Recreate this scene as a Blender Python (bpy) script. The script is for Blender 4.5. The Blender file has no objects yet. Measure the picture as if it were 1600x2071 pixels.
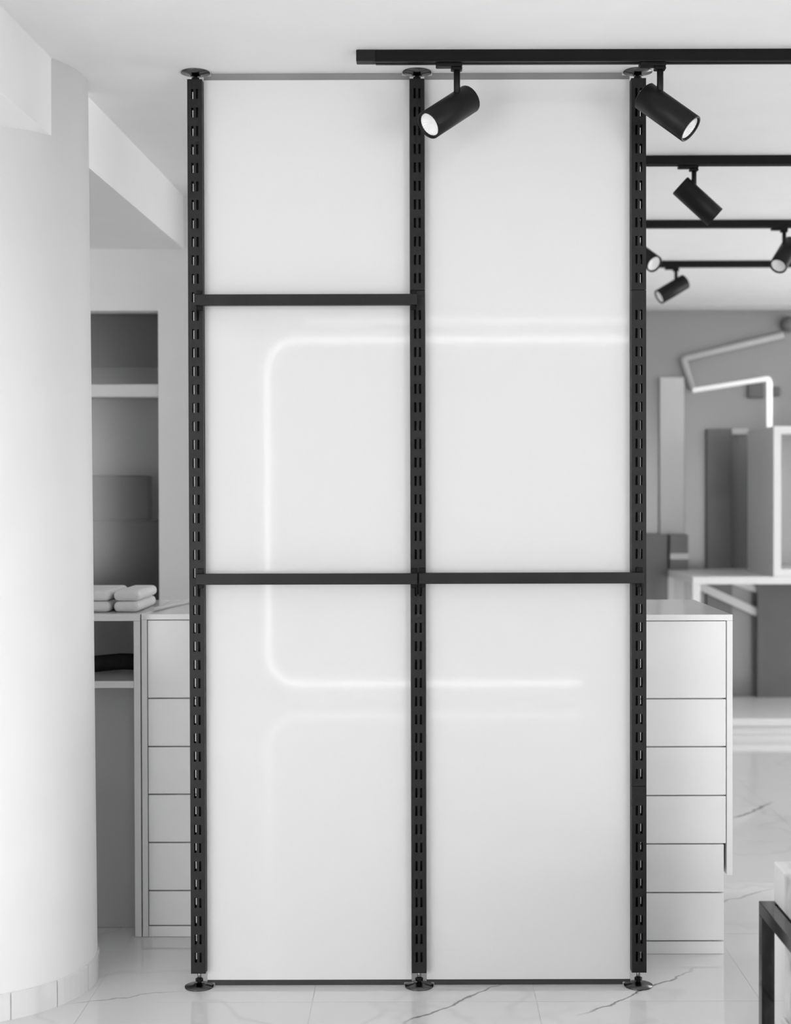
import bpy, bmesh, math, random
from mathutils import Vector, Matrix
random.seed(4)
sc = bpy.context.scene
COL = sc.collection
R = math.radians

# ------------------------------------------------------------------ camera, world, light, exposure
cam_d = bpy.data.cameras.new('camera'); cam = bpy.data.objects.new('camera', cam_d); COL.objects.link(cam)
cam_d.sensor_fit = 'HORIZONTAL'; cam_d.sensor_width = 36.0; cam_d.lens = 2960/1600*36.0
cam_d.shift_x = -50/1600
_p, _r = R(0.7), R(0.14)
_f = Vector((0, math.cos(_p), -math.sin(_p))); _x0 = Vector((1, 0, 0)); _u0 = _x0.cross(_f)
_x = math.cos(_r)*_x0 - math.sin(_r)*_u0; _u = math.sin(_r)*_x0 + math.cos(_r)*_u0
_m = Matrix((_x, _u, -_f)).transposed().to_4x4(); _m.translation = (0, 0, 1.35)
cam.matrix_world = _m
cam_d.clip_start = .05
cam_d.dof.use_dof = True; cam_d.dof.focus_distance = 4.0; cam_d.dof.aperture_fstop = 3.5
sc.camera = cam
sc.cycles.max_bounces = 6; sc.cycles.diffuse_bounces = 5; sc.cycles.glossy_bounces = 3
sc.cycles.use_light_tree = False; sc.cycles.use_adaptive_sampling = True; sc.cycles.adaptive_threshold = .025

w = bpy.data.worlds.new('world'); sc.world = w; w.use_nodes = True
w.node_tree.nodes['Background'].inputs[0].default_value = (.9, .9, .9, 1)
w.node_tree.nodes['Background'].inputs[1].default_value = 1.0

def area(name, loc, rot, sx, sy, power):
    l = bpy.data.lights.new(name, 'AREA'); l.shape = 'RECTANGLE'; l.size = sx; l.size_y = sy; l.energy = power
    o = bpy.data.objects.new(name, l); COL.objects.link(o); o.location = loc; o.rotation_euler = rot
    return o
# daylight through unseen windows behind the camera
area('daylight_rear_left', (-3.05, -1.62, 1.1), (R(90), 0, 0), 2.5, 2.0, 106)
area('daylight_rear_right', (3.45, -1.62, 1.1), (R(90), 0, 0), 1.9, 2.0, 80)
area('fill_back_right', (4.52, 6.8, 1.35), (0, R(90), 0), 1.9, 3.4, 78)  # unseen area light added to brighten the back of the room

sc.view_settings.view_transform = 'Standard'; sc.view_settings.look = 'None'
sc.view_settings.exposure = 0.0; sc.view_settings.gamma = 1.0; sc.view_settings.use_curve_mapping = False

# ------------------------------------------------------------------ materials
def new_mat(name):
    m = bpy.data.materials.new(name); m.use_nodes = True
    return m, m.node_tree, m.node_tree.nodes['Principled BSDF']
def mat(name, g, rough=.5, spec=.5, metal=0., var=.0, scale=6., bump=0., bscale=60., coat=0.):
    m, nt, b = new_mat(name)
    c = g if isinstance(g, tuple) else (g, g, g)
    b.inputs['Base Color'].default_value = (*c, 1); b.inputs['Roughness'].default_value = rough
    b.inputs['Specular IOR Level'].default_value = spec; b.inputs['Metallic'].default_value = metal
    b.inputs['Coat Weight'].default_value = coat; b.inputs['Coat Roughness'].default_value = .04
    if not (var or bump): return m
    geo = nt.nodes.new('ShaderNodeNewGeometry')
    n = nt.nodes.new('ShaderNodeTexNoise'); n.inputs['Scale'].default_value = scale; n.inputs['Detail'].default_value = 1
    nt.links.new(geo.outputs['Position'], n.inputs['Vector'])
    r = nt.nodes.new('ShaderNodeMapRange'); r.inputs['From Min'].default_value = .3; r.inputs['From Max'].default_value = .7
    lo, hi = 1-var, 1+var
    r.inputs['To Min'].default_value = lo; r.inputs['To Max'].default_value = hi
    nt.links.new(n.outputs['Fac'], r.inputs['Value'])
    v = nt.nodes.new('ShaderNodeVectorMath'); v.operation = 'SCALE'; v.inputs[0].default_value = c
    nt.links.new(r.outputs['Result'], v.inputs['Scale']); nt.links.new(v.outputs['Vector'], b.inputs['Base Color'])
    if bump:
        n2 = nt.nodes.new('ShaderNodeTexNoise'); n2.inputs['Scale'].default_value = bscale; n2.inputs['Detail'].default_value = 1
        nt.links.new(geo.outputs['Position'], n2.inputs['Vector'])
        bp = nt.nodes.new('ShaderNodeBump'); bp.inputs['Strength'].default_value = bump; bp.inputs['Distance'].default_value = .002
        nt.links.new(n2.outputs['Fac'], bp.inputs['Height']); nt.links.new(bp.outputs['Normal'], b.inputs['Normal'])
    return m
def emit(name, strength, g=1.0):
    m, nt, b = new_mat(name)
    b.inputs['Base Color'].default_value = (.8, .8, .8, 1); b.inputs['Roughness'].default_value = .4
    b.inputs['Emission Color'].default_value = (g, g, g, 1); b.inputs['Emission Strength'].default_value = strength
    return m

M_CEIL = mat('ceiling_paint', .90, .7, .3, var=.01)
M_WALL = mat('wall_paint', .86, .65, .3, var=.015)
M_COLUMN = mat('column_paint', .80, .6, .3, var=.01)
M_PANEL = mat('gloss_white_panel', .67, .03, .5, var=.006, scale=2)
M_LACQ = mat('white_lacquer', .82, .12, .5, var=.01)
M_SATIN = mat('satin_white_board', .70, .35, .4, var=.01)
M_POST = mat('black_powder_coat', .011, .42, .25, var=.18, scale=9, bump=.08, bscale=300)
M_INNER = mat('dark_steel_inside', .006, .6, .2, var=.1)
M_TRACK = mat('black_track_metal', .006, .38, .14, var=.1, scale=14)
M_SPOT = mat('black_spot_metal', .009, .42, .2, var=.1, scale=14)
M_DISC = mat('dark_polished_steel', .10, .22, .5, metal=1., var=.15, scale=30)
M_BOLT = mat('bolt_steel', .22, .25, .5, metal=1., var=.1, scale=40)
M_REFL = mat('white_lamp_reflector', .9, .3, .5)
M_LED = emit('led_strip_glow', 3.8)
M_LEDB = emit('back_led_strip_glow', 1.0)
M_BACK = mat('grey_glazed_wall', .27, .18, .5, var=.05, scale=1.5)
M_GREYM = mat('mid_grey_board', .5, .3, .5, var=.05, scale=3)
M_PALE = mat('pale_grey_board', .52, .3, .4, var=.03, scale=3)
M_DARK = mat('dark_grey_board', .11, .35, .4, var=.1, scale=4)
M_CAV = mat('charcoal_lining', .75, .6, .3, var=.1, scale=4)
M_CHAR = mat('charcoal_door', .14, .35, .4, var=.1, scale=4)
M_TRIMP = mat('mid_pale_trim', .42, .5, .3)
M_LED2 = emit('ceiling_led_glow', 2.2)
M_LEDD = emit('back_led_dim_glow', .45)
M_NICHE = mat('niche_grey', .8, .7, .2, var=.04, scale=2)
M_CHEST = mat('dark_chest_lacquer', .045, .5, .3, var=.1, scale=4)
M_BLIND = mat('dark_blind', .22, .7, .2, var=.05, scale=3)
M_GLASS, _nt, _b = new_mat('tinted_glass')                  # thin tinted pane: see-through with a gloss
_tr = _nt.nodes.new('ShaderNodeBsdfTransparent'); _tr.inputs[0].default_value = (.8, .8, .8, 1)
_gl = _nt.nodes.new('ShaderNodeBsdfGlossy'); _gl.inputs['Roughness'].default_value = .22
_fr = _nt.nodes.new('ShaderNodeFresnel'); _fr.inputs['IOR'].default_value = 1.5
_mx = _nt.nodes.new('ShaderNodeMixShader')
_nt.links.new(_fr.outputs[0], _mx.inputs[0]); _nt.links.new(_tr.outputs[0], _mx.inputs[1]); _nt.links.new(_gl.outputs[0], _mx.inputs[2])
_nt.links.new(_mx.outputs[0], _nt.nodes['Material Output'].inputs['Surface'])
M_CLOTH = mat('white_cloth', .80, .8, .2, var=.03, scale=30, bump=.3, bscale=200)
M_BLACKCLOTH = mat('black_cloth', .02, .8, .2, var=.2, scale=30)
M_GAP = mat('cabinet_carcass_white', .75, .6, .2)
M_FRAME = mat('black_table_metal', .006, .1, .7, var=.1, scale=10)
M_GAPSHADE = mat('grey_gap_shade', .24, .5, .3, var=.05)  # shade of the gap under the ceiling, put into a grey
M_TRIM = mat('dark_rubber_seal', .05, .6, .1, var=.05)

def marble(name, base, veins, rough):
    m, nt, b = new_mat(name)
    L = nt.links; N = nt.nodes.new
    geo = N('ShaderNodeNewGeometry')
    def math_(op, a, c=None, clamp=False):
        n = N('ShaderNodeMath'); n.operation = op; n.use_clamp = clamp
        for i, v in enumerate((a, c)):
            if v is None: continue
            if isinstance(v, (int, float)): n.inputs[i].default_value = v
            else: L.new(v, n.inputs[i])
        return n.outputs[0]
    def noise(scale, detail=4, rough_=.55):
        n = N('ShaderNodeTexNoise'); n.inputs['Scale'].default_value = scale; n.inputs['Detail'].default_value = detail
        n.inputs['Roughness'].default_value = rough_
        L.new(geo.outputs['Position'], n.inputs['Vector']); return n.outputs['Fac']
    wob = noise(9.0, 3); brk = noise(3.3, 1)
    total = None
    # broad faint veins everywhere
    n1 = noise(.9, 4, .6)
    d = math_('ABSOLUTE', math_('SUBTRACT', n1, .5))
    faint = math_('MULTIPLY', math_('SUBTRACT', 1.0, math_('MULTIPLY', d, 60.0), True), .16)
    total = math_('MULTIPLY', faint, brk)
    for (ax, ay, bx, by, wid, amt) in veins:
        ln = math.hypot(bx-ax, by-ay)
        mp = N('ShaderNodeMapping'); mp.vector_type = 'TEXTURE'
        mp.inputs['Location'].default_value = (ax, ay, 0); mp.inputs['Rotation'].default_value = (0, 0, math.atan2(by-ay, bx-ax))
        L.new(geo.outputs['Position'], mp.inputs['Vector'])
        sp = N('ShaderNodeSeparateXYZ'); L.new(mp.outputs['Vector'], sp.inputs[0])
        yy = math_('ADD', sp.outputs['Y'], math_('MULTIPLY', math_('SUBTRACT', wob, .5), .07))
        core = math_('SUBTRACT', 1.0, math_('DIVIDE', math_('ABSOLUTE', yy), wid), True)
        t = math_('DIVIDE', sp.outputs['X'], ln)
        # fades at both ends
        rise = math_('MULTIPLY', t, 6.0, True); fall = math_('MULTIPLY', math_('SUBTRACT', 1.0, t), 3.0, True)
        k = math_('MULTIPLY', math_('MULTIPLY', core, rise), math_('MULTIPLY', fall, amt))
        total = math_('ADD', total, k)
    cloud = math_('MULTIPLY', math_('SUBTRACT', noise(1.6, 1), .5), .08)
    val = math_('ADD', math_('MULTIPLY', base, math_('SUBTRACT', 1.0, total, True)), cloud)
    cmb = N('ShaderNodeCombineColor')
    for i in range(3): L.new(val, cmb.inputs[i])
    L.new(cmb.outputs[0], b.inputs['Base Color'])
    b.inputs['Roughness'].default_value = rough
    return m
FLOOR_VEINS = [(-.06, 3.70, .27, 4.07, .006, .75), (.40, 3.76, .80, 4.16, .006, .8), (1.29, 6.05, 1.56, 6.40, .014, .7),
               (.92, 4.75, 1.25, 5.02, .008, .35), (-.95, 3.86, -.62, 3.98, .006, .4), (-.8, 3.5, -.5, 3.72, .006, .5)]
M_MARBLE = marble('polished_marble', .74, FLOOR_VEINS, .07)
M_BLOCK = marble('white_marble_block', .88, [(.8, 3.0, .86, 3.4, .012, .5), (.82, 3.3, .84, 3.1, .02, .4)], .2)

# ------------------------------------------------------------------ mesh helpers
def bm_new(): return bmesh.new()
def box(bm, x0, x1, y0, y1, z0, z1, bev=0., seg=2):
    if bev:
        t = bmesh.new(); _box(t, x0, x1, y0, y1, z0, z1)
        bmesh.ops.bevel(t, geom=t.edges[:], offset=bev, segments=seg, affect='EDGES', profile=.5)
        me = bpy.data.meshes.new('tmp'); t.to_mesh(me); t.free(); bm.from_mesh(me); bpy.data.meshes.remove(me)
    else: _box(bm, x0, x1, y0, y1, z0, z1)
    return bm
def _box(bm, x0, x1, y0, y1, z0, z1):
    v = [bm.verts.new(p) for p in ((x0,y0,z0),(x1,y0,z0),(x1,y1,z0),(x0,y1,z0),(x0,y0,z1),(x1,y0,z1),(x1,y1,z1),(x0,y1,z1))]
    for f in ((0,3,2,1),(4,5,6,7),(0,1,5,4),(1,2,6,5),(2,3,7,6),(3,0,4,7)): bm.faces.new([v[i] for i in f])
def lathe(bm, prof, segs=40, mtx=None, smooth=True):
    """prof: list of (radius, z); revolved about z; closed where radius is 0"""
    rings = []
    for r, z in prof:
        if r == 0: rings.append([bm.verts.new((0, 0, z))])
        else: rings.append([bm.verts.new((r*math.cos(2*math.pi*k/segs), r*math.sin(2*math.pi*k/segs), z)) for k in range(segs)])
    new = [v for r in rings for v in r]
    for a, b in zip(rings, rings[1:]):
        for k in range(segs):
            k2 = (k+1) % segs
            if len(a) == 1 and len(b) == 1: continue
            if len(a) == 1: f = bm.faces.new((a[0], b[k2], b[k]))
            elif len(b) == 1: f = bm.faces.new((a[k], a[k2], b[0]))
            else: f = bm.faces.new((a[k], a[k2], b[k2], b[k]))
            f.smooth = smooth
    if mtx is not None: bmesh.ops.transform(bm, matrix=mtx, verts=new)
    return bm
def tube(bm, pts, rad, segs=10):
    pts = [Vector(p) for p in pts]; rings = []
    for i, p in enumerate(pts):
        d = (pts[min(i+1, len(pts)-1)] - pts[max(i-1, 0)]).normalized()
        a = d.orthogonal().normalized() if i == 0 else (prev - d*prev.dot(d)).normalized()
        prev = a; c = d.cross(a)
        rings.append([bm.verts.new(p + rad*(math.cos(2*math.pi*k/segs)*a + math.sin(2*math.pi*k/segs)*c)) for k in range(segs)])
    for a, b in zip(rings, rings[1:]):
        for k in range(segs):
            f = bm.faces.new((a[k], a[(k+1) % segs], b[(k+1) % segs], b[k])); f.smooth = True
    bm.faces.new(rings[0][::-1]); bm.faces.new(rings[-1])
    return bm
def origin(o):
    v = Vector((0, 0, 0))
    while o is not None: v = v + o.location; o = o.parent
    return v
def obj(name, bm, m, parent=None, loc=None):
    """one mesh object; vertices are given in world space, the origin goes to the parent's origin or to loc"""
    base = Vector(loc) if loc is not None else (origin(parent) if parent else Vector((0, 0, 0)))
    bmesh.ops.recalc_face_normals(bm, faces=bm.faces[:])
    for v in bm.verts: v.co -= base
    me = bpy.data.meshes.new(name); bm.to_mesh(me); bm.free(); me.materials.append(m)
    o = bpy.data.objects.new(name, me); COL.objects.link(o)
    o.location = base - (origin(parent) if parent else Vector((0, 0, 0)))
    if parent: o.parent = parent
    return o
def thing(name, label, cat, loc, group=None):
    o = bpy.data.objects.new(name, None); COL.objects.link(o); o.location = loc; o.empty_display_size = .05
    return tag(o, label, cat, group)
def tag(o, label, cat, group=None):
    o['label'] = label; o['category'] = cat
    if group: o['group'] = group
    return o
def struct(o, label=None):
    o['kind'] = 'structure'
    if label: o['label'] = label
    return o

# ------------------------------------------------------------------ the room
H = 2.50
floor = struct(obj('floor', box(bm_new(), -4.6, 4.6, -1.7, 9.3, -.12, -.0008), M_MARBLE), 'glossy white marble tile floor')
tile_me = None
TS = .597
for ix in range(-6, 8):
    for iy in range(-3, 9):
        cx = .008 + .596*ix; cy = 4.77 + .596*iy
        if cx < -3.2 or cx > 4.3: continue
        if tile_me is None:
            t = obj('tile', box(bm_new(), cx-.297, cx+.297, cy-.297, cy+.297, -.0006, 0, .0003, 1), M_MARBLE, floor, (cx, cy, 0)); tile_me = t.data
        else:
            t = bpy.data.objects.new('tile', tile_me); COL.objects.link(t); t.parent = floor; t.location = (cx, cy, 0)
struct(obj('ceiling', box(bm_new(), -4.6, 4.6, -1.7, 9.3, H, H+.1), M_CEIL), 'flat white ceiling')

# dropped soffit on the left, its face running slightly off square
bm = bm_new()
pts = [(-4.5, -1.6), (-1.158, -1.6), (-.907, 5.65), (-4.5, 5.65)]
lo = [bm.verts.new((x, y, 2.296)) for x, y in pts]; hi = [bm.verts.new((x, y, H)) for x, y in pts]
bm.faces.new(lo[::-1]); bm.faces.new(hi)
for i in range(4): bm.faces.new((lo[i], lo[(i+1) % 4], hi[(i+1) % 4], hi[i]))
struct(obj('trim_1', bm, M_CEIL), 'white dropped ceiling soffit behind the column')

# walls
bm = bm_new()                                              # back-left wall with its window opening
WX0, WX1, WZ0, WZ1 = -2.3, -1.009, .90, 2.06
box(bm, -4.5, WX0, 5.65, 5.78, 0, H); box(bm, WX1, -.25, 5.65, 5.78, 0, H)
box(bm, WX0, WX1, 5.65, 5.78, 0, WZ0); box(bm, WX0, WX1, 5.65, 5.78, WZ1, H)
struct(obj('wall_back_left', bm, M_WALL), 'pale wall with a dark window')
win = struct(thing('window_1', 'dark smoked glass window with pale transom behind the column', 'window', (-1.65, 5.72, WZ0)))
del win['category']
bm = box(bm_new(), WX0, WX1, 5.66, 5.72, 1.728, 1.778, .006)
obj('transom', bm, M_SATIN, win)
obj('pane', box(bm_new(), WX0+.001, WX1-.001, 5.735, 5.741, WZ0+.001, 1.735), M_GLASS, win)
obj('pane', box(bm_new(), WX0+.001, WX1-.001, 5.735, 5.741, 1.77, WZ1-.001), M_GLASS, win)
bm = box(bm_new(), WX0-.1, WX1+.1, 6.25, 6.28, WZ0-.03, WZ1+.1); box(bm, WX0-.1, WX1+.1, 5.781, 6.25, WZ0-.03, WZ0-.001)
box(bm, WX0-.1, WX1+.1, 5.781, 6.25, WZ1+.07, WZ1+.1); box(bm, WX0-.1, WX0-.07, 5.781, 6.25, WZ0, WZ1+.07); box(bm, WX1+.07, WX1+.1, 5.781, 6.25, WZ0, WZ1+.07)
obj('niche', bm, M_NICHE, win)
obj('blind', box(bm_new(), WX0+.01, WX1-.005, 5.80, 5.812, 1.855, WZ1+.03), M_BLIND, win)
tag(obj('dark_chest', box(bm_new(), -2.25, -.95, 5.85, 6.24, WZ0, 1.245, .004, 1), M_CHEST, None, (-1.6, 6, WZ0)), 'dark chest seen through the window, behind the folded cloths', 'chest')
tag(obj('dark_screen', box(bm_new(), -1.75, -1.10, 5.95, 6.02, 1.2455, 1.43, .01, 2), M_CHEST, None, (-1.4, 6, 1.245)), 'dark rectangular screen standing on the chest behind the window', 'screen')
struct(obj('wall_partition', box(bm_new(), -.35, -.25, 5.78, 9.1, 0, H), M_WALL), 'white return wall')
struct(obj('wall_back', box(bm_new(), -.35, 4.6, 9.1, 9.2, 0, H), M_BACK), 'glossy grey back wall')
struct(obj('trim_2', box(bm_new(), -.25, 4.5, 8.97, 9.1, 2.474, H), M_TRIMP), 'pale cornice above the grey back wall')
struct(obj('wall_left', box(bm_new(), -4.6, -4.5, -1.7, 9.2, 0, H), M_WALL))
bm = bm_new()
box(bm, 4.5, 4.6, -1.7, 5.0, 0, H); box(bm, 4.5, 4.6, 8.6, 9.2, 0, H); box(bm, 4.5, 4.6, 5.0, 8.6, 0, .3); box(bm, 4.5, 4.6, 5.0, 8.6, 2.35, H)
struct(obj('wall_right', bm, M_WALL))
bm = bm_new()
for xa, xb in ((-4.6, -4.35), (-1.75, 2.45), (4.45, 4.6)): box(bm, xa, xb, -1.7, -1.6, 0, H)
for xa, xb in ((-4.35, -1.75), (2.45, 4.45)): box(bm, xa, xb, -1.7, -1.6, 0, .08); box(bm, xa, xb, -1.7, -1.6, 2.15, H)
struct(obj('wall_rear', bm, M_WALL))

# round column with tiled skirting
colm = struct(obj('column', lathe(bm_new(), [(.343, 0), (.329, 2.499), (0, 2.499)], 96, Matrix.Translation((-1.248, 4.04, 0))), M_COLUMN, None, (-1.248, 4.04, 0)),
              'round white plastered column')
colm.name = 'wall_column'
n = 16
for k in range(n):
    a0, a1 = 2*math.pi*k/n + .006 + .19, 2*math.pi*(k+1)/n - .006 + .19
    bm = bm_new(); ring = []
    for j in range(7):
        a = a0 + (a1-a0)*j/6; c, s_ = math.cos(a), math.sin(a)
        ring.append([bm.verts.new((-1.248+r*c, 4.04+r*s_, z)) for r, z in ((.343, 0), (.3475, 0), (.3475, .068), (.343, .0695))])
    for q, q2 in zip(ring, ring[1:]):
        for i in range(4): bm.faces.new((q[i], q2[i], q2[(i+1) % 4], q[(i+1) % 4]))
    bm.faces.new(ring[0]); bm.faces.new(ring[-1][::-1])
    obj('tile', bm, M_MARBLE, colm)

# glowing rounded strip on the wall behind the camera (it shows as a reflection in the gloss panels)
def rounded(pts, rad, n=10):
    out = [Vector(pts[0])]
    for a, b, c in zip(pts, pts[1:], pts[2:]):
        a, b, c = Vector(a), Vector(b), Vector(c)
        p = b + (a-b).normalized()*rad; q = b + (c-b).normalized()*rad
        for i in range(n+1):
            t = i/n; out.append((1-t)**2*p + 2*t*(1-t)*b + t*t*q)
    out.append(Vector(pts[-1])); return out
YS = -1.58
led = tube(bm_new(), rounded([(1.05, YS, .105), (-1.0, YS, .105), (-1.0, YS, 2.36), (2.1, YS, 2.36), (2.1, YS, .316), (1.52, YS, .316)], .22, 6), .017, 6)
tag(obj('led_strip', led, M_LED), 'white light strip with rounded corners mirrored in the gloss panels', 'light strip')
led = tube(bm_new(), [(-.75, YS, 2.482), (2.1, YS, 2.482)], .012, 6)
tag(obj('led_strip', led, M_LED2), 'straight light line at the ceiling edge, mirrored at the top of the gloss panels', 'light strip')

# ------------------------------------------------------------------ slotted posts
PX = (-.609, -.006, .595)
PY0, PY1 = 3.98, 4.01
def slotted_face(bm, xc, y, th, slots_x, z0, z1, zs, hw):
    """plate in the xz plane at y..y+th with real slots; slots_x list of (xa, xb) local"""
    sx = sorted(slots_x)
    xs = [xc-.02] + [xc+v for p in sx for v in p] + [xc+.02]
    zc = [z0] + [v for z in zs for v in (z-hw, z+hw)] + [z1]
    def hole(i, j): return i % 2 == 1 and i < len(xs)-2 and j % 2 == 1
    grid = {}
    def V(i, j, k):
        if (i, j, k) not in grid: grid[(i, j, k)] = bm.verts.new((xs[i], y+th*k, zc[j]))
        return grid[(i, j, k)]
    ni, nj = len(xs)-1, len(zc)-1
    for i in range(ni):
        for j in range(nj):
            h = hole(i, j)
            if not h:
                for k in (0, 1): bm.faces.new((V(i,j,k), V(i+1,j,k), V(i+1,j+1,k), V(i,j+1,k)))
            for (a, b, di, dj) in (((i,j),(i+1,j),0,-1), ((i+1,j),(i+1,j+1),1,0), ((i,j+1),(i+1,j+1),0,1), ((i,j),(i,j+1),-1,0)):
                i2, j2 = i+di, j+dj
                out = i2 < 0 or j2 < 0 or i2 >= ni or j2 >= nj
                if not h and (out or hole(i2, j2)):
                    bm.faces.new((V(*a,0), V(*b,0), V(*b,1), V(*a,1)))
def slot_levels(z0, z1):
    return sorted(z for z in (2.436-.05*k for k in range(48)) if z0+.02 < z < z1-.02)
def make_post(xc, label, back_slots, joints):
    t = thing('slotted_post', label, 'post', (xc, 3.998, 0), 'black slotted posts of the partition')
    zs = [.042] + joints + [2.476]
    for a, b in zip(zs, zs[1:]):
        a2, b2 = a + (.0008 if a > .05 else 0), b - (.0008 if b < 2.47 else 0)
        bm = bm_new()
        slotted_face(bm, xc, PY0, .002, [(-.0095, -.0035), (.0035, .0095)], a2, b2, slot_levels(a2, b2), .0135)
        box(bm, xc-.02, xc-.018, PY0+.002, PY1-.002, a2, b2); box(bm, xc+.018, xc+.02, PY0+.002, PY1-.002, a2, b2)
        tb = obj('tube', bm, M_POST, t)
        bm = bm_new()
        if back_slots: slotted_face(bm, xc, PY1-.002, .002, back_slots, a2, b2, slot_levels(a2, b2), .0135)
        else: box(bm, xc-.02, xc+.02, PY1-.002, PY1, a2, b2)
        obj('back_plate', bm, M_INNER, tb)
    def T(z): return Matrix.Translation((xc, 3.998, z))
    d = obj('ceiling_plate', lathe(bm_new(), [(0, 2.4995), (.039, 2.4995), (.0395, 2.4965), (.016, 2.4935), (.013, 2.488), (0, 2.488)], 48, Matrix.Translation((xc, 3.998, 0))), M_DISC, t)
    obj('bolt', lathe(bm_new(), [(0, 2.462), (.0055, 2.462), (.0055, 2.49), (0, 2.49)], 16, Matrix.Translation((xc, 3.998, 0))), M_BOLT, d)
    obj('nut', lathe(bm_new(), [(0, 2.476), (.0105, 2.476), (.0105, 2.484), (0, 2.484)], 6, Matrix.Translation((xc, 3.998, 0)), False), M_TRACK, d)
    d = obj('foot_plate', lathe(bm_new(), [(0, .0005), (.039, .0005), (.0395, .0035), (.018, .0065), (.013, .012), (0, .012)], 48, Matrix.Translation((xc, 3.998, 0))), M_DISC, t)
    obj('bolt', lathe(bm_new(), [(0, .010), (.0055, .010), (.0055, .055), (0, .055)], 16, Matrix.Translation((xc, 3.998, 0))), M_BOLT, d)
    obj('nut', lathe(bm_new(), [(0, .016), (.0105, .016), (.0105, .024), (0, .024)], 6, Matrix.Translation((xc, 3.998, 0)), False), M_TRACK, d)
    return t
make_post(PX[0], 'black slotted steel post at the left edge, next to the round column', [(-.0105, -.004)], [])
make_post(PX[1], 'black slotted steel post in the middle between the two white panels', None, [1.903])
make_post(PX[2], 'black slotted steel post at the right edge, partly behind a spotlight', [(.0072, .0095)], [.552, 1.903])

# white panels
for xa, xb, lab in ((PX[0]+.0203, PX[1]-.0203, 'tall glossy white panel of the left bay, behind two black crossbars'),
                    (PX[1]+.0203, PX[2]-.0203, 'tall glossy white panel of the right bay, behind a single black crossbar')):
    t = thing('white_panel', lab, 'panel', ((xa+xb)/2, 4.016, 0), 'glossy white partition panels')
    obj('sheet', box(bm_new(), xa, xb, 4.007, 4.025, .0155, 2.481, .0015, 2), M_PANEL, t)
    bm = box(bm_new(), xa+.021, xb-.021, 4.010, 4.022, .0005, .0155)
    box(bm, xa, xa+.021, 4.010, 4.022, .0075, .0155); box(bm, xb-.021, xb, 4.010, 4.022, .0075, .0155)
    obj('bottom_seal', bm, M_TRIM, t)
    bm = box(bm_new(), xa+.021, xb-.021, 4.012, 4.020, 2.481, 2.4995)  # grey strip stands in for the shade between panel and ceiling
    box(bm, xa, xa+.021, 4.012, 4.020, 2.481, 2.4925); box(bm, xb-.021, xb, 4.012, 4.020, 2.481, 2.4925)
    obj('top_gap_shade', bm, M_GAPSHADE, t)

# crossbars
def crossbar(xa, xb, z, label):
    t = thing('crossbar', label, 'crossbar', ((xa+xb)/2, 3.965, z), 'black crossbars hooked into the posts')
    obj('tube', box(bm_new(), xa, xb, 3.950, 3.9725, z-.0148, z+.0148, .0015, 2), M_POST, t)
    for e, s in ((xa, 1), (xb, -1)):
        a, b = sorted((e+s*.001, e+s*.0165)); bm = bm_new()
        box(bm, a, b, 3.9725, 3.9795, z-.026, z+.028, .001, 1)
        obj('bracket', bm, M_TRACK, t)
        a, b = sorted((e+s*.0015, e+s*.0035))
        obj('hook', box(bm_new(), a-.0, b+.0, 3.9665, 3.9785, z-.045, z-.0155), M_TRACK, t)
crossbar(-.607, -.0075, 1.875, 'upper black crossbar of the left bay')
crossbar(-.607, -.0085, 1.121, 'lower black crossbar of the left bay')
crossbar(-.0035, .603, 1.122, 'black crossbar of the right bay, level with its left neighbour')

# ------------------------------------------------------------------ ceiling tracks and spotlights
def track(y, xa, xb, label):
    t = thing('light_track', label, 'light track', ((xa+xb)/2, y+.017, H), 'black ceiling light tracks')
    bm = box(bm_new(), xa+.05, xb, y, y+.034, 2.4715, H-.0005, .001, 1)
    ra = obj('rail', bm, M_TRACK, t)
    bm = bm_new(); box(bm, xa+.05, xb, y+.001, y+.012, 2.4685, 2.4715); box(bm, xa+.05, xb, y+.022, y+.033, 2.4685, 2.4715)
    obj('rail_lip', bm, M_SPOT, ra)
    obj('end_cap', box(bm_new(), xa, xb-(xb-xa)+.0505, y-.001, y+.035, 2.4705, H-.0005, .002, 2), M_SPOT, t)
track(3.798, -.163, 2.0, 'nearest black light track, its capped end in front of the white panels')
track(4.99, .3, 3.2, 'second black light track from the camera, running behind the right post')
track(6.165, .3, 3.2, 'third black light track from the camera, below the second')
track(7.24, .3, 3.2, 'farthest black light track, lowest in the picture')

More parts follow.
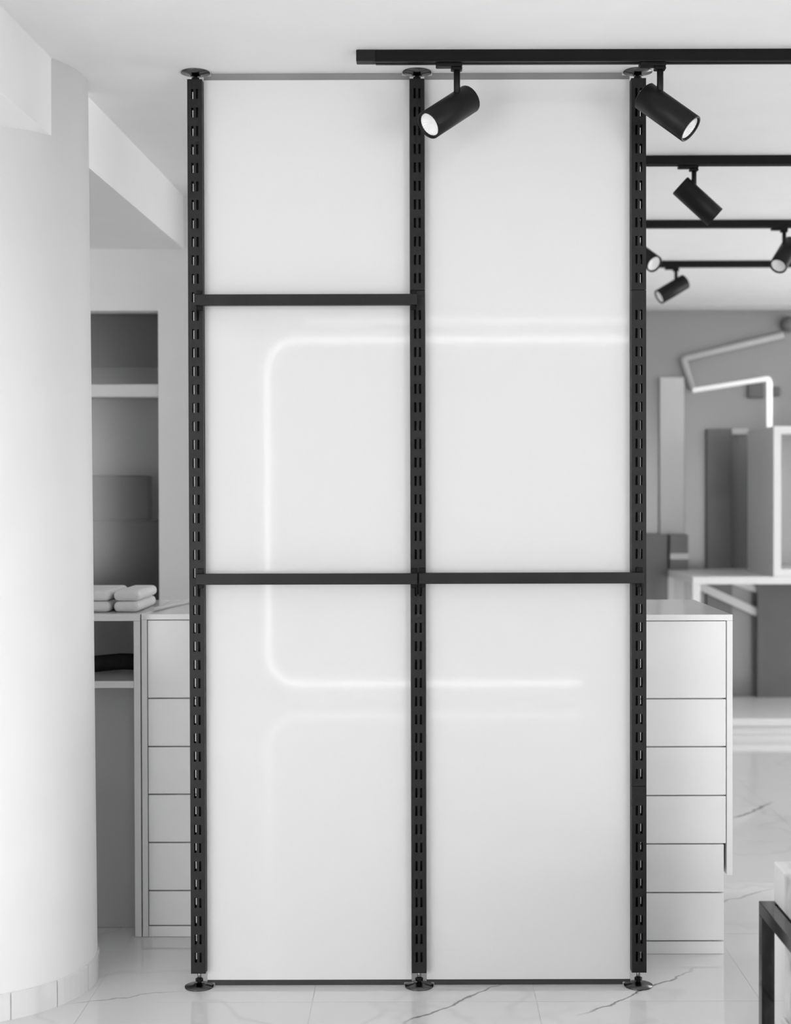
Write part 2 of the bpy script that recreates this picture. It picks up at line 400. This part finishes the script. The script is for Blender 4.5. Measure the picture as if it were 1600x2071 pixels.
LB, RB = .163, .0375
spot_meshes = {}
def spot(y, xs, c, d, label, flip=1):
    """y: track; xs: stem x; c: centre of the can; d: direction the lamp points"""
    yc = y+.017
    t = thing('track_spotlight', label, 'spotlight', (xs, yc, 2.4685), 'black track spotlights')
    bm = box(bm_new(), xs-.055, xs+.014, yc-.014, yc+.014, 2.4575, 2.4685, .003, 2)
    ad = obj('adapter', bm, M_TRACK, t)
    obj('adapter_neck', box(bm_new(), xs-.016, xs+.014, yc-.013, yc+.013, 2.449, 2.4575, .003, 2), M_TRACK, ad)
    d = Vector(d).normalized(); c = Vector(c)
    # nearest point of the can axis under the stem
    tt = (xs-c.x)/d.x if abs(d.x) > .2 else 0
    tt = max(-.06, min(.06, tt)); foot = c + d*tt
    obj('stem', tube(bm_new(), [(xs, yc, 2.452), (xs, yc, foot.z+.02)], .0085, 20), M_SPOT, t)
    q = d.to_track_quat('Z', 'Y').to_matrix().to_4x4(); mt = Matrix.Translation(c) @ q; h = LB/2
    body = obj('can', lathe(bm_new(), [(0, -h), (RB-.004, -h), (RB, -h+.003), (RB, h-.001), (RB-.001, h), (RB-.005, h), (RB-.0065, h-.006), (RB-.007, h-.012), (0, h-.03)], 56, mt), M_SPOT, t)
    bm = lathe(bm_new(), [(RB-.0072, h-.006), (RB-.009, h-.0105), (.016, h-.018), (.008, h-.022), (0, h-.0225)], 56)
    for v in bm.verts:                                      # fine radial ribs of the reflector
        r = math.hypot(v.co.x, v.co.y)
        if r > .012 and int(round(math.atan2(v.co.y, v.co.x)/(2*math.pi)*56)) % 2: v.co.z += .0012; v.co.x *= .985; v.co.y *= .985
    for f in bm.faces: f.smooth = False
    bmesh.ops.transform(bm, matrix=mt, verts=bm.verts[:])
    obj('reflector', bm, M_REFL, body)
spot(3.798, .098, (.078, 3.815, 2.343), (-.667, -.50, -.552), 'black track spotlight on the nearest track, pointing left across the middle post')
spot(3.798, .626, (.644, 3.815, 2.341), (.70, -.34, -.63), 'black track spotlight on the nearest track, pointing right over the right post')
spot(4.99, .937, (.949, 5.007, 2.347), (.737, 0, -.675), 'black track spotlight on the second track, its lamp face turned away')
spot(6.165, .91, (.943, 6.182, 2.352), (.47, -.70, -.54), 'black track spotlight with bright face, half hidden behind the right post')
spot(6.165, 1.537, (1.54, 6.182, 2.355), (-.49, -.55, -.68), 'black track spotlight with bright face, cut off by the right picture edge')
spot(7.24, 1.269, (1.250, 7.257, 2.361), (-.83, -.20, -.50), 'small black track spotlight on the farthest track, pointing left')

# ------------------------------------------------------------------ white drawer cabinets
def drawer_cabinet(name, label, xa, xb, yf, depth, ztop, levels, side, foot_in=0.):
    """levels: z of the drawer gaps from the top down; side: 1 shows its right edge, -1 its left edge"""
    t = thing(name, label, 'cabinet', ((xa+xb)/2, yf+depth/2, 0), 'white drawer cabinets behind the partition')
    ia, ib = xa+.0175, xb-.0175
    obj('carcass', box(bm_new(), ia+.001, ib-.001-foot_in, yf+.02, yf+depth-.001, .001, ztop-.02), M_GAP, t)
    obj('top_board', box(bm_new(), xa, xb, yf, yf+depth, ztop-.0175, ztop, .001, 1), M_LACQ, t)
    zs_ = .232 if side == 1 else 0.001
    obj('side_board', box(bm_new(), ib+.0003, xb, yf, yf+depth, zs_, ztop-.0178, .001, 1), M_LACQ, t)
    obj('side_board', box(bm_new(), xa, ia-.0003, yf, yf+depth, .001 if side == 1 else .001, ztop-.0178, .001, 1), M_LACQ, t)
    zz = [ztop-.0175] + levels
    for a, b in zip(zz, zz[1:]):
        nar = foot_in if b < .2 else 0
        obj('drawer', box(bm_new(), ia+.002, ib-.002-nar, yf+.001, yf+.02, b+.002, a-.002, .0008, 1), M_LACQ, t)
    obj('plinth', box(bm_new(), ia+.001, ib-.002-foot_in, yf+.002, yf+.02, .001, zz[-1]-.002), M_LACQ, t)
    return t
drawer_cabinet('drawer_cabinet', 'white drawer cabinet at the right edge of the partition, raised side board', .31, .912, 4.271, .613, .996,
               [.750, .609, .466, .324, .181, .039], 1, .006)
YL = 4.45; sL = 2960/YL
def zl(py): return 1.35 - (py-1001.5)/sL
drawer_cabinet('drawer_cabinet', 'white drawer cabinet left of the partition, beside an open shelf unit', -.85, -.25, YL, .6, zl(1243),
               [zl(1414), zl(1512), zl(1609), zl(1707), zl(1805), .035], -1)
# open shelf unit
zt = zl(1243)
t = thing('shelf_unit', 'open white shelf unit with dark inside, between column and drawer cabinet', 'shelf unit', (-1.2, YL+.3, 0))
obj('top_board', box(bm_new(), -1.6, -.8535, YL, YL+.6, zt-.021, zt, .001, 1), M_LACQ, t)
obj('side_board', box(bm_new(), -.8735, -.8535, YL, YL+.6, .001, zt-.0215, .001, 1), M_LACQ, t)
obj('side_board', box(bm_new(), -1.6, -1.58, YL, YL+.6, .001, zt-.0215, .001, 1), M_LACQ, t)
obj('shelf', box(bm_new(), -1.579, -.874, YL+.002, YL+.57, zl(1393), zl(1379), .001, 1), M_LACQ, t)
obj('back_panel', box(bm_new(), -1.579, -.874, YL+.575, YL+.59, .001, zt-.022), M_CAV, t)
obj('front_board', box(bm_new(), -1.579, -.874, YL+.10, YL+.115, .001, zl(1396)), M_GREYM, t)
obj('lining', box(bm_new(), -.8745, -.8737, YL+.004, YL+.57, zl(1378), zt-.022), M_CAV, t)
zsf = zl(1379)
cl = tube(bm_new(), [(-1.35, YL+.2, zsf+.028), (-1.2, YL+.18, zsf+.026), (-1.05, YL+.17, zsf+.032), (-.95, YL+.18, zsf+.04), (-.885, YL+.2, zsf+.036)], .026, 16)
tag(obj('rolled_cloth', cl, M_BLACKCLOTH), 'black rolled cloth lying on the shelf of the open unit', 'cloth')
# white folded bundles on the unit
def bundle(xa, xb, za, zb, label, dy=0):
    tag(obj('folded_cloth', box(bm_new(), xa, xb, YL+.06+dy, YL+.36+dy, za, zb, .0155, 4), M_CLOTH, None, ((xa+xb)/2, YL+.2, za)), label, 'cloth', 'folded white cloths on the shelf unit')
bundle(-1.40, -.958, zt+.0005, zt+.034, 'wide white folded cloth, lower one of the stack behind the column')
bundle(-1.38, -.960, zt+.0345, zt+.067, 'wide white folded cloth, upper one of the stack behind the column', .004)
bundle(-.948, -.868, zt+.0005, zt+.034, 'small white folded cloth at the right end, lower of the pair')
bundle(-.949, -.865, zt+.0345, zt+.067, 'small white folded cloth at the right end, upper of the pair', .003)
bm = tube(bm_new(), [(-.83, YL+.08, zt+.0065), (-.80, YL+.30, zt+.0065), (-.76, YL+.5, zt+.0065)], .006, 10)
tag(obj('thin_rod', bm, M_SATIN), 'thin white rod lying on top of the left drawer cabinet', 'rod')

# ------------------------------------------------------------------ display table and things at the back on the right
t = thing('display_table', 'large white framed display table at the grey back wall', 'table', (2.3, 8.6, 0))
TX0, TX1, TY0, TY1 = 1.517, 3.2, 8.15, 9.05
obj('table_top', box(bm_new(), TX0, TX1, TY0, TY1, .843, .885, .002, 1), M_SATIN, t)
for x in (TX0, TX1-.043):
    for y in (TY0, TY1-.043):
        obj('leg', box(bm_new(), x, x+.043, y, y+.043, .001, .843, .001, 1), M_SATIN, t)
obj('lower_shelf', box(bm_new(), TX0+.044, TX1-.044, TY0, TY1, .052, .092, .002, 1), M_SATIN, t)
obj('toe_board', box(bm_new(), TX0+.06, TX1-.06, TY0+.02, TY0+.04, .001, .052), M_SATIN, t)
obj('back_panel', box(bm_new(), 2.075, TX1-.05, 9.0, 9.02, .0925, .8425), M_DARK, t)
for a, b, lab in (((1.70, 9.028, .79), (2.11, 9.028, .60), 'long'), ((1.84, 9.028, .835), (2.11, 9.028, .745), 'short')):  # pale slanted bars model edges reflected in the glossy back wall
    bm = bm_new(); a, b = Vector(a), Vector(b); up = Vector((0, 0, .026 if lab == 'long' else .02)); th = Vector((0, .02, 0))
    v = [bm.verts.new(p) for p in (a-up, b-up, b+up, a+up, a-up+th, b-up+th, b+up+th, a+up+th)]
    for f in ((0,1,2,3),(7,6,5,4),(0,4,5,1),(1,5,6,2),(2,6,7,3),(3,7,4,0)): bm.faces.new([v[i] for i in f])
    obj('reflected_edge', bm, M_SATIN, t)
# open box on the table
t = thing('display_box', 'open white box frame standing on the back display table', 'display box', (2.4, 8.5, .8855))
BX0, BX1, BY0, BY1, BZ0, BZ1 = 1.969, 2.85, 8.15, 8.80, .8855, 1.723
obj('side_board', box(bm_new(), BX0, BX0+.041, BY0+.012, BY1, BZ0, BZ1), M_PALE, t)
obj('side_board', box(bm_new(), BX1-.041, BX1, BY0+.012, BY1, BZ0, BZ1), M_PALE, t)
obj('top_board', box(bm_new(), BX0+.041, BX1-.041, BY0+.012, BY1, BZ1-.041, BZ1), M_SATIN, t)
obj('bottom_board', box(bm_new(), BX0+.041, BX1-.041, BY0+.012, BY1, BZ0, BZ0+.041), M_SATIN, t)
obj('back_panel', box(bm_new(), BX0+.041, BX1-.041, BY1-.02, BY1, BZ0+.041, BZ1-.041), M_PALE, t)
bm = bm_new(); box(bm, BX0, BX0+.041, BY0, BY0+.012, BZ0, BZ1); box(bm, BX1-.041, BX1, BY0, BY0+.012, BZ0, BZ1)
box(bm, BX0+.041, BX1-.041, BY0, BY0+.012, BZ0, BZ0+.041); box(bm, BX0+.041, BX1-.041, BY0, BY0+.012, BZ1-.041, BZ1)
obj('front_frame', bm, M_SATIN, t)

tag(obj('tall_board', box(bm_new(), 1.485, 1.635, 9.06, 9.098, .001, 2.07, .004, 2), M_PALE), 'tall pale board leaning on the grey back wall beside the right post', 'board')
t = thing('console', 'low dark console against the back wall, left of the display table', 'console', (1.45, 9.0, 0))
obj('body', box(bm_new(), 1.20, 1.516, 8.95, 9.055, .001, 1.10, .004, 2), M_DARK, t)
obj('plinth', box(bm_new(), 1.21, 1.50, 8.945, 8.9495, .001, .08), M_PALE, t)
t = thing('carton', 'dark carton with a pale band on the back corner of the display table', 'box', (1.58, 8.97, .8855))
obj('body', box(bm_new(), 1.52, 1.63, 8.90, 9.04, .8855, 1.10, .003, 1), M_DARK, t)
obj('band', box(bm_new(), 1.5195, 1.6305, 8.895, 8.8995, .95, .985), M_PALE, t)
t = thing('tall_cabinet', 'tall dark cabinet with grey door in the corner behind the display table', 'cabinet', (1.9, 9.07, 0))
obj('body', box(bm_new(), 1.775, 1.93, 9.052, 9.098, .001, 1.75), M_CHAR, t)
obj('head_board', box(bm_new(), 1.93, 2.03, 9.055, 9.098, 1.715, 1.75), M_GREYM, t)
# slanted light strips on the back wall
t = thing('led_strip', 'short white light strip bent downward on the grey back wall', 'light strip', (2.165, 9.07, 1.76))
obj('upright', tube(bm_new(), [(2.165, 9.07, 2.04), (2.165, 9.07, 1.76)], .017, 8), M_LEDB, t)
obj('arm', tube(bm_new(), rounded([(1.69, 9.07, 1.988), (2.165, 9.07, 2.062), (2.165, 9.07, 2.041)], .02, 5), .015, 8), M_LEDD, t)
obj('clamp', box(bm_new(), 2.03, 2.135, 9.075, 9.098, 1.94, 2.03, .01, 2), M_DARK, t)
obj('clamp', box(bm_new(), 2.19, 2.235, 9.075, 9.098, 1.95, 2.01, .01, 2), M_DARK, t)
t = thing('spot_reflection', 'small dark dome in place of a spotlight reflection on the back wall at the right edge', 'reflection', (2.285, 9.0985, 2.395))
_w = Matrix.Translation((2.285, 9.0985, 2.395)) @ Matrix.Rotation(R(90), 4, 'X')  # dark dome stands in for a spotlight mirrored in the glossy wall
obj('base', lathe(bm_new(), [(0, 0), (.03, 0), (.03, .012), (0, .012)], 24, _w), M_GREYM, t)
obj('dome', lathe(bm_new(), [(0, .012), (.045, .012), (.05, .022), (.045, .045), (.03, .062), (0, .068)], 28, _w), M_CHAR, t)
bm = tube(bm_new(), rounded([(1.69, 9.075, 2.0), (1.63, 9.075, 2.185), (2.25, 9.075, 2.33)], .02, 4), .022)
tag(obj('pale_trim', bm, M_TRIMP), 'pale bent trim line above the light strip on the back wall', 'trim')

# ------------------------------------------------------------------ low table in the right foreground
t = thing('low_table', 'low black metal table frame at the lower right picture edge', 'table', (1.2, 3.0, 0))
LX0, LX1, LY0, LY1, LZ = .787, 1.65, 2.45, 3.40, .40
b = .030
for x in (LX0, LX1-b):
    for y in (LY0, LY1-b):
        obj('leg', box(bm_new(), x, x+b, y, y+b, .001, LZ-b, .001, 1), M_FRAME, t)
obj('top_rail', box(bm_new(), LX0, LX0+b, LY0, LY1, LZ-b, LZ, .001, 1), M_FRAME, t)
obj('top_rail', box(bm_new(), LX1-b, LX1, LY0, LY1, LZ-b, LZ, .001, 1), M_FRAME, t)
obj('top_rail', box(bm_new(), LX0+b, LX1-b, LY0, LY0+b, LZ-b, LZ, .001, 1), M_FRAME, t)
obj('top_rail', box(bm_new(), LX0+b, LX1-b, LY1-b, LY1, LZ-b, LZ, .001, 1), M_FRAME, t)
obj('top_plate', box(bm_new(), LX0+b, LX1-b, LY0+b, LY1-b, LZ-.02, LZ-.002), M_FRAME, t)
tag(obj('marble_slab', box(bm_new(), .820, 1.60, 2.52, 3.395, .4005, .494, .004, 2), M_BLOCK, None, (1.2, 3, .4)), 'white marble slab lying on top of the low black table', 'slab')
tag(obj('marble_block', box(bm_new(), .835, 1.58, 2.52, 3.35, .1455, .33, .004, 2), M_BLOCK, None, (1.2, 3, .14)), 'white marble block under the low black table, upper one', 'block', 'marble blocks under the low table')
tag(obj('marble_block', box(bm_new(), .828, 1.60, 2.50, 3.36, .001, .145, .004, 2), M_BLOCK, None, (1.2, 3, 0)), 'white marble block standing on the floor under the low table, lower one', 'block', 'marble blocks under the low table')
